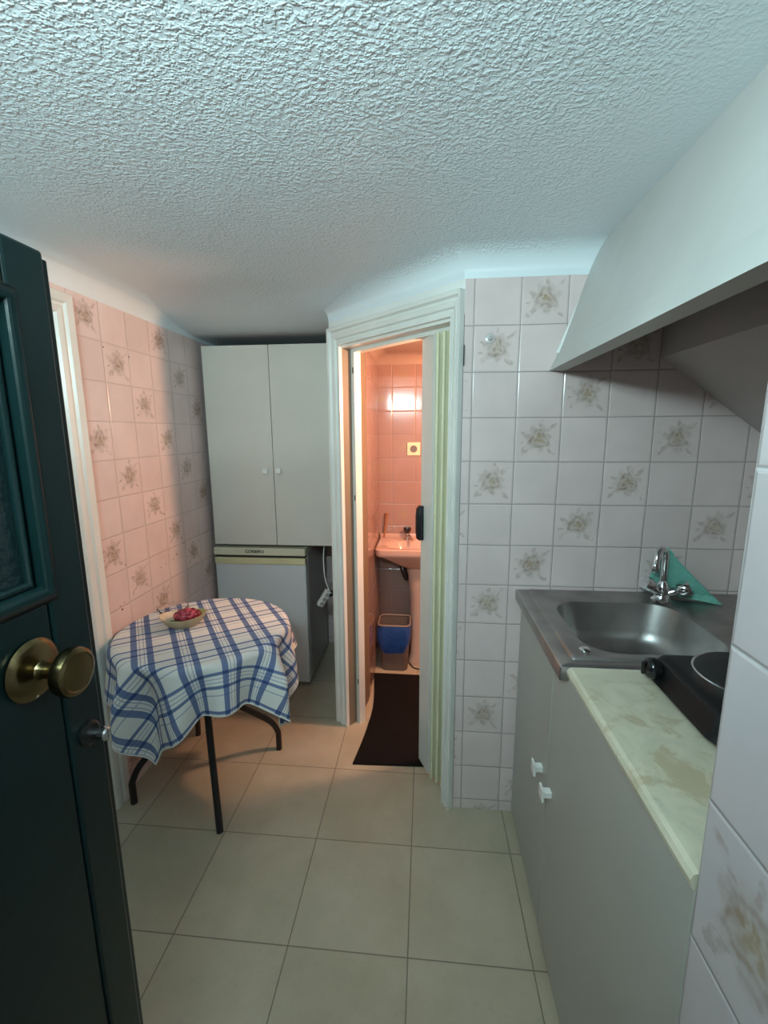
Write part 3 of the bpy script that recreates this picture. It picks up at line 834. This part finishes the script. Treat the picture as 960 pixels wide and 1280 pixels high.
# teal dishcloth hung over the tap neck
def dishcloth():
    bm = bmesh.new(); G = []
    apex = Vector((tx + .004, ty + .012, tz + .170))
    NI, NJ = 26, 20
    for i in range(NI + 1):
        row = []; s = i / NI                        # 0 apex, 1 hem
        for j in range(NJ + 1):
            t = j / NJ                              # across, left -> right
            bl = Vector((tx - .038, ty + .030, tz + .026)); br = Vector((tx + .163, ty - .002, tz + .002 + .004))
            e = bl.lerp(br, t)
            p = apex.lerp(e, s)
            fold = .008 * math.sin(t * 5.5 + .6) * s + .004 * math.sin(t * 13 + s * 3) * s
            p += Vector((.35, -1, 0)) * fold * -.6 + Vector((0, .012, 0)) * math.sin(PI * t) * s
            if s < .15: p += Vector((.012 * (t - .5), 0, 0))
            row.append(bm.verts.new(p))
        G.append(row)
    for i in range(NI):
        for j in range(NJ):
            bm.faces.new((G[i][j], G[i + 1][j], G[i + 1][j + 1], G[i][j + 1]))
    # second, lower layer of the fold along the hem on the right
    H = []
    for i in range(7):
        row = []
        for j in range(13):
            t = .42 + .58 * j / 12; s = i / 6
            b = G[NI][int(round(t * NJ))].co if False else apex.lerp(Vector((tx - .038, ty + .030, tz + .026)).lerp(Vector((tx + .163, ty - .002, tz + .006)), t), .9 + .1 * s)
            q = b + Vector((.0, -.009 - .020 * s * (j / 12), -.001 - .004 * s))
            q.z = max(q.z, tz + .003)
            row.append(bm.verts.new(q))
        H.append(row)
    for i in range(6):
        for j in range(12): bm.faces.new((H[i][j], H[i + 1][j], H[i + 1][j + 1], H[i][j + 1]))
    return bm
dc = obj('dishcloth', dishcloth(), M['teal'], None, smooth=True)
tag(dc, 'teal dishcloth hung over the neck of the chrome mixer tap', 'cloth')
md = dc.modifiers.new('thick', 'SOLIDIFY'); md.thickness = .004; md.offset = 0

wt = obj('marble_worktop', prism_y([(x, z) for x, z in [(.333, .848), (.3285, .853), (.327, .862), (.3305, .870), (.337, .873), (XR - .002, .873), (XR - .002, .848)]], .4875, .9715), M['marble'], None)
tag(wt, 'cream marble worktop with brown stains beside the steel sink', 'worktop')

# single electric hotplate
HX, HY, HZ = .612, .835, .873
hp = thing('hotplate', (HX, HY, HZ), 'black single-burner electric hotplate on the marble worktop', 'hotplate')
def hob_body():
    bm = bmesh.new()
    R = []
    for (ins, z) in ((.0, .014), (.004, .018), (.008, .022), (.012, .05), (.018, .058), (.028, .061)):
        R.append([bm.verts.new((x, y, HZ + z)) for x, y in rrect(HX - .132 + ins, HX + .132 - ins, HY - .135 + ins, HY + .118 - ins, .03 - ins * .4, 6)])
    N = len(R[0])
    for A, B in zip(R, R[1:]):
        for i in range(N): bm.faces.new((A[i], A[(i + 1) % N], B[(i + 1) % N], B[i]))
    bm.faces.new(R[0][::-1]); bm.faces.new(R[-1])
    bmesh.ops.recalc_face_normals(bm, faces=bm.faces[:])
    return bm
obj('housing', hob_body(), M['hob_black'], hp, smooth=True, angle=40)
for dx in (-.1, .1):
    for dy in (-.105, .09):
        obj('foot', lathe([(0, 0), (.011, 0), (.012, .015), (0, .015)], (HX + dx, HY + dy, HZ), n=14), M['black_plastic'], hp)
part_label(obj('trim_ring', lathe([(.094, 0), (.0985, 0), (.0985, .009), (.096, .0105), (.094, .0095), (.094, 0)], (HX + .012, HY, HZ + .061), n=56, closed=True), M['chrome'], hp, smooth=True, angle=40), 'bright metal ring')
obj('burner_plate', lathe([(0, 0), (.0935, 0), (.0935, .010), (.09, .0125), (.05, .0125), (.022, .0115), (0, .011)], (HX + .012, HY, HZ + .061), n=56), M['hob_plate'], hp, smooth=True, angle=40)
kx = Vector((HX - .125, HY + .072, HZ + .040))
kb = lathe([(0, 0), (.021, 0), (.022, .010), (.0205, .017), (.016, .022), (.008, .025), (0, .0255)], tuple(kx), (-1, 0, .12), 24)
box(kx.x - .031, kx.x - .012, kx.y - .004, kx.y + .004, kx.z - .013, kx.z + .016, .0035, 3, bm=kb)
obj('dial', kb, M['gloss_black'], hp, smooth=True, angle=40)

# ------------------------------------------------------------------ bathroom things
wb = thing('washbasin', (.02, 2.6, 0), 'pink pedestal washbasin on the back wall of the bathroom', 'basin')
BZ = .752
def basin():
    bm = bmesh.new(); n = 8
    x0, x1, y0, y1 = -.28, .26, 2.425, 2.738
    def ring(ix, z, r, sh=0): return [bm.verts.new((x, y, z)) for x, y in rrect(x0 + ix, x1 - ix, y0 + ix, y1 - sh * ix if sh else y1 - .0, r, n)]
    def rr(a, b, c, d, r, z): return [bm.verts.new((x, y, z)) for x, y in rrect(a, b, c, d, r, n)]
    R = [rr(x0 + .17, x1 - .17, y0 + .11, y1 - .02, .05, BZ - .15), rr(x0 + .12, x1 - .12, y0 + .07, y1 - .005, .06, BZ - .115),
         rr(x0 + .03, x1 - .03, y0 + .02, y1, .05, BZ - .058), rr(x0 + .004, x1 - .004, y0 + .004, y1, .04, BZ - .044), rr(x0, x1, y0, y1, .04, BZ - .03), rr(x0, x1, y0, y1, .04, BZ - .006),
         rr(x0 + .006, x1 - .006, y0 + .006, y1, .04, BZ), rr(x0 + .04, x1 - .04, y0 + .035, y1 - .085, .1, BZ - .001), rr(x0 + .055, x1 - .055, y0 + .05, y1 - .095, .1, BZ - .012),
         rr(x0 + .09, x1 - .09, y0 + .075, y1 - .11, .08, BZ - .07), rr(x0 + .15, x1 - .15, y0 + .1, y1 - .125, .04, BZ - .10)]
    N = len(R[0])
    for A, B in zip(R, R[1:]):
        for i in range(N): bm.faces.new((A[i], A[(i + 1) % N], B[(i + 1) % N], B[i]))
    bm.faces.new(R[0][::-1]); bm.faces.new(R[-1])
    box(x0 + .002, x1 - .002, y1 - .018, y1, BZ - .004, BZ + .028, .006, bm=bm)
    bmesh.ops.recalc_face_normals(bm, faces=bm.faces[:])
    return bm
obj('bowl', basin(), M['pink_ceramic'], wb, smooth=True, angle=40)
pd = bmesh.new(); R = []
for z, w, y0 in ((0, .085, 2.52), (.02, .085, 2.52), (.06, .07, 2.54), (.4, .072, 2.54), (.56, .085, 2.53), (.635, .1, 2.52)):
    R.append([pd.verts.new((x, y, z)) for x, y in rrect(-.01 - w, -.01 + w, y0, 2.70, .05, 8)])
for A, B in zip(R, R[1:]):
    for i in range(len(A)): pd.faces.new((A[i], A[(i + 1) % len(A)], B[(i + 1) % len(A)], B[i]))
pd.faces.new(R[0][::-1]); pd.faces.new(R[-1]); bmesh.ops.recalc_face_normals(pd, faces=pd.faces[:])
part_label(obj('pedestal', pd, M['pink_ped'], wb, smooth=True, angle=40), 'pale pink pedestal')
bt = thing('basin_tap', (-.105, 2.69, BZ), 'chrome tap with black knob on the pink washbasin', 'tap')
obj('body', lathe([(0, 0), (.02, 0), (.018, .012), (.014, .03), (.012, .04), (0, .04)], (-.105, 2.69, BZ - .001), n=20, bm=tube(smoothpath([(-.105, 2.69, BZ + .024), (-.09, 2.65, BZ + .03), (-.075, 2.61, BZ + .02), (-.07, 2.60, BZ + .012)]), .008, 10)), M['chrome'], bt, smooth=True, angle=40)
part_label(obj('knob', lathe([(0, 0), (.012, 0), (.02, .01), (.024, .03), (.02, .038), (0, .04)], (-.105, 2.69, BZ + .039), n=18), M['black_plastic'], bt, smooth=True, angle=40), 'black knob')
sp = tube(smoothpath([(-.135, 2.60, .62), (-.125, 2.585, .585), (-.112, 2.58, .55), (-.10, 2.585, .53)]), [.012] * 12 if False else .017, 10)
tag(obj('drain_trap', sp, M['black_plastic'], None, smooth=True, angle=50), 'black drain elbow below the pink washbasin', 'drain pipe')
tag(obj('cleaning_brush', tube([(-.252, 2.722, BZ + .004), (-.248, 2.727, BZ + .05), (-.236, 2.731, BZ + .155)], [.007, .006, .011], 10), M['brush'], None, smooth=True, angle=50), 'slim brown brush leaning in the corner on the pink washbasin', 'brush')
skt = thing('wall_socket', (-.07, 2.739, 1.305), 'square cream wall socket on the pink bathroom tiles', 'socket')
obj('plate', box(-.11, -.03, 2.731, 2.7398, 1.265, 1.345, .004, 3), M['socket_cream'], skt)
obj('insert', lathe([(.0215, 0), (.025, .0), (.025, .003), (.022, .003), (.0215, 0)], (-.07, 2.731, 1.305), (0, -1, 0), 28, closed=True), M['socket_cream'], skt, smooth=True, angle=40)
hs = lathe([(0, 0), (.0215, 0), (.0215, .0015), (0, .0015)], (-.07, 2.731, 1.305), (0, -1, 0), 28)
part_label(obj('recess', hs, M['bin_grey'], skt), 'dark round recess')
# waste bin with a blue bag
wbn = thing('waste_bin', (-.17, 2.51, 0), 'grey-brown waste bin with a blue bag in the corner of the bathroom', 'bin')
def tap_ring(bm, cx, cy, wx, wy, z, r=.03, n=6): return [bm.verts.new((x, y, z)) for x, y in rrect(cx - wx, cx + wx, cy - wy, cy + wy, min(r, wy * .9), n)]
bm = bmesh.new(); bc = (-.172, 2.515)
R = [tap_ring(bm, *bc, .076, .062, .0), tap_ring(bm, *bc, .079, .065, .006), tap_ring(bm, *bc, .094, .082, .285), tap_ring(bm, *bc, .090, .078, .285), tap_ring(bm, *bc, .075, .061, .01)]
for A, B in zip(R, R[1:]):
    for i in range(len(A)): bm.faces.new((A[i], A[(i + 1) % len(A)], B[(i + 1) % len(A)], B[i]))
bm.faces.new(R[0][::-1]); bm.faces.new(R[-1]); bmesh.ops.recalc_face_normals(bm, faces=bm.faces[:])
obj('bucket', bm, M['bin_grey'], wbn, smooth=True, angle=40)
bm = bmesh.new()
rim = rrect(bc[0] - .093, bc[0] + .093, bc[1] - .081, bc[1] + .081, .03, 6)
tube([(x, y, .292) for x, y in rim], .006, 8, bm=bm, closed=True)
part_label(obj('rim', bm, M['bin_rim'], wbn, smooth=True), 'paler rim')
bm = bmesh.new(); R = []
N = len(rrect(0, 1, 0, 1, .1, 12))
for k in range(9):
    t = k / 8; ring = []
    for i, (x, y) in enumerate(rrect(bc[0] - .097, bc[0] + .097, bc[1] - .085, bc[1] + .085, .04, 12)):
        dx, dy = x - bc[0], y - bc[1]; a = math.atan2(dy, dx)
        drop = .15 + .06 * math.cos(a + PI / 2 + .2) + .010 * math.sin(5 * a)
        puff = 1.0 + .14 * math.sin(PI * min(1, t * 1.05)) * (.7 + .3 * math.sin(7 * a + 1)) - .26 * t * t
        ring.append(bm.verts.new((bc[0] + dx * puff, bc[1] + dy * puff, .290 - drop * t)))
    R.append(ring)
for A, B in zip(R, R[1:]):
    for i in range(len(A)): bm.faces.new((A[i], A[(i + 1) % len(A)], B[(i + 1) % len(A)], B[i]))
bmesh.ops.recalc_face_normals(bm, faces=bm.faces[:])
for v in bm.verts: v.co.x = max(v.co.x, -.2815)
part_label(obj('bag', bm, M['bag'], wbn, smooth=True), 'blue plastic bag folded over the rim')
tag(obj('floor_cable', tube(smoothpath([(-.10, 2.60, .004), (-.07, 2.50, .004), (-.03, 2.47, .004), (.02, 2.49, .004), (.10, 2.52, .004)]), .004, 8), M['black_plastic'], None, smooth=True), 'thin dark cable on the bathroom floor beside the waste bin', 'cable')
# mat in the doorway
bm = bmesh.new(); NX, NY = 24, 50; top = []; bot = []
for i in range(NX + 1):
    a = []; b2 = []
    for j in range(NY + 1):
        s, t = i / NX, j / NY
        xl = -.296 + .028 * math.sin(t * PI) + (.02 if t > .55 else .02 * t / .55) * 1.0 - .012 * t
        x = xl + (.13 - xl) * s; y = 1.672 + .735 * t + .016 * s - .02 * s * t
        if y < 1.70: x = min(x, x)
        z = .0075 + .0045 * math.exp(-((t - .36 - .02 * math.sin(5 * s)) / .03) ** 2)
        a.append(bm.verts.new((x, y, z))); b2.append(bm.verts.new((x, y, .0005)))
    top.append(a); bot.append(b2)
for i in range(NX):
    for j in range(NY):
        bm.faces.new((top[i][j], top[i + 1][j], top[i + 1][j + 1], top[i][j + 1])); bm.faces.new((bot[i][j], bot[i][j + 1], bot[i + 1][j + 1], bot[i + 1][j]))
for j in range(NY):
    bm.faces.new((top[0][j], top[0][j + 1], bot[0][j + 1], bot[0][j])); bm.faces.new((top[NX][j + 1], top[NX][j], bot[NX][j], bot[NX][j + 1]))
for i in range(NX):
    bm.faces.new((top[i + 1][0], top[i][0], bot[i][0], bot[i + 1][0])); bm.faces.new((top[i][NY], top[i + 1][NY], bot[i + 1][NY], bot[i][NY]))
tag(obj('floor_mat', bm, M['mat_fiber'], None, smooth=True, angle=50), 'dark brown rug lying through the bathroom doorway', 'mat')

# small suction hook stuck on the tiled back wall
hk = thing('suction_hook', (.197, YB, 1.69), 'small round suction disc stuck on a rose tile right of the bathroom doorway', 'hook')
obj('disc', lathe([(0, 0), (.016, 0), (.0155, .002), (.012, .0035), (0, .004)], (.197, YB - .0002, 1.69), (0, -1, 0), 28), M['suction'], hk, smooth=True, angle=50)
obj('peg', lathe([(0, 0), (.006, 0), (.0045, .007), (.006, .009), (0, .010)], (.197, YB - .004, 1.69), (0, -1, 0), 16), M['fridge_side'], hk, smooth=True, angle=50)
# ------------------------------------------------------------------ lights
def light(name, kind, loc, power, col, **k):
    l = bpy.data.lights.new(name, kind); l.energy = power; l.color = col
    for a, b in k.items(): setattr(l, a, b)
    o = bpy.data.objects.new(name, l); COL.objects.link(o); o.location = loc; return o
kl = light('kitchen_tube_light', 'AREA', (-.31, -.14, 1.755), 19.5, (.70, .985, 1.0), shape='RECTANGLE', size=.42, size_y=.035)
kl.rotation_euler = (PI / 2 + .30, 0, 0)
bl = light('bathroom_lamp', 'AREA', (.40, 1.885, 1.60), 50, (1.0, .56, .34), shape='RECTANGLE', size=.25, size_y=.1)
bl.data.type = 'POINT'; bl.data.shadow_soft_size = .05
entrance_fill = light('entrance_fill_light', 'AREA', (-.05, -.75, 1.4), 1.5, (.86, .96, 1.0), shape='RECTANGLE', size=.7, size_y=1.1)  # added weak cool fill behind the camera, without a modelled source
entrance_fill.rotation_euler = (PI / 2, 0, 0)
w = bpy.data.worlds.new('room_air'); sc.world = w; w.use_nodes = True
w.node_tree.nodes['Background'].inputs[0].default_value = (.5, .55, .6, 1); w.node_tree.nodes['Background'].inputs[1].default_value = .02

# ------------------------------------------------------------------ camera
p, y, r, h, f = .1755, -.0923, -.0056, 1.4009, 556.27
fwd = Vector((math.sin(y) * math.cos(p), math.cos(y) * math.cos(p), -math.sin(p)))
right = Vector((math.cos(y), -math.sin(y), 0)); up = right.cross(fwd)
rt = right * math.cos(r) + up * math.sin(r); u2 = up * math.cos(r) - right * math.sin(r)
cd = bpy.data.cameras.new('camera'); cam = bpy.data.objects.new('camera', cd); COL.objects.link(cam)
cd.sensor_fit = 'HORIZONTAL'; cd.sensor_width = 36; cd.lens = 36 * f / 960; cd.clip_start = .02
cam.matrix_world = Matrix(((rt.x, u2.x, -fwd.x, 0), (rt.y, u2.y, -fwd.y, 0), (rt.z, u2.z, -fwd.z, h), (0, 0, 0, 1)))
sc.camera = cam
sc.view_settings.view_transform = 'Standard'; sc.view_settings.look = 'None'
sc.view_settings.exposure = 0; sc.view_settings.gamma = 1; sc.view_settings.use_curve_mapping = False
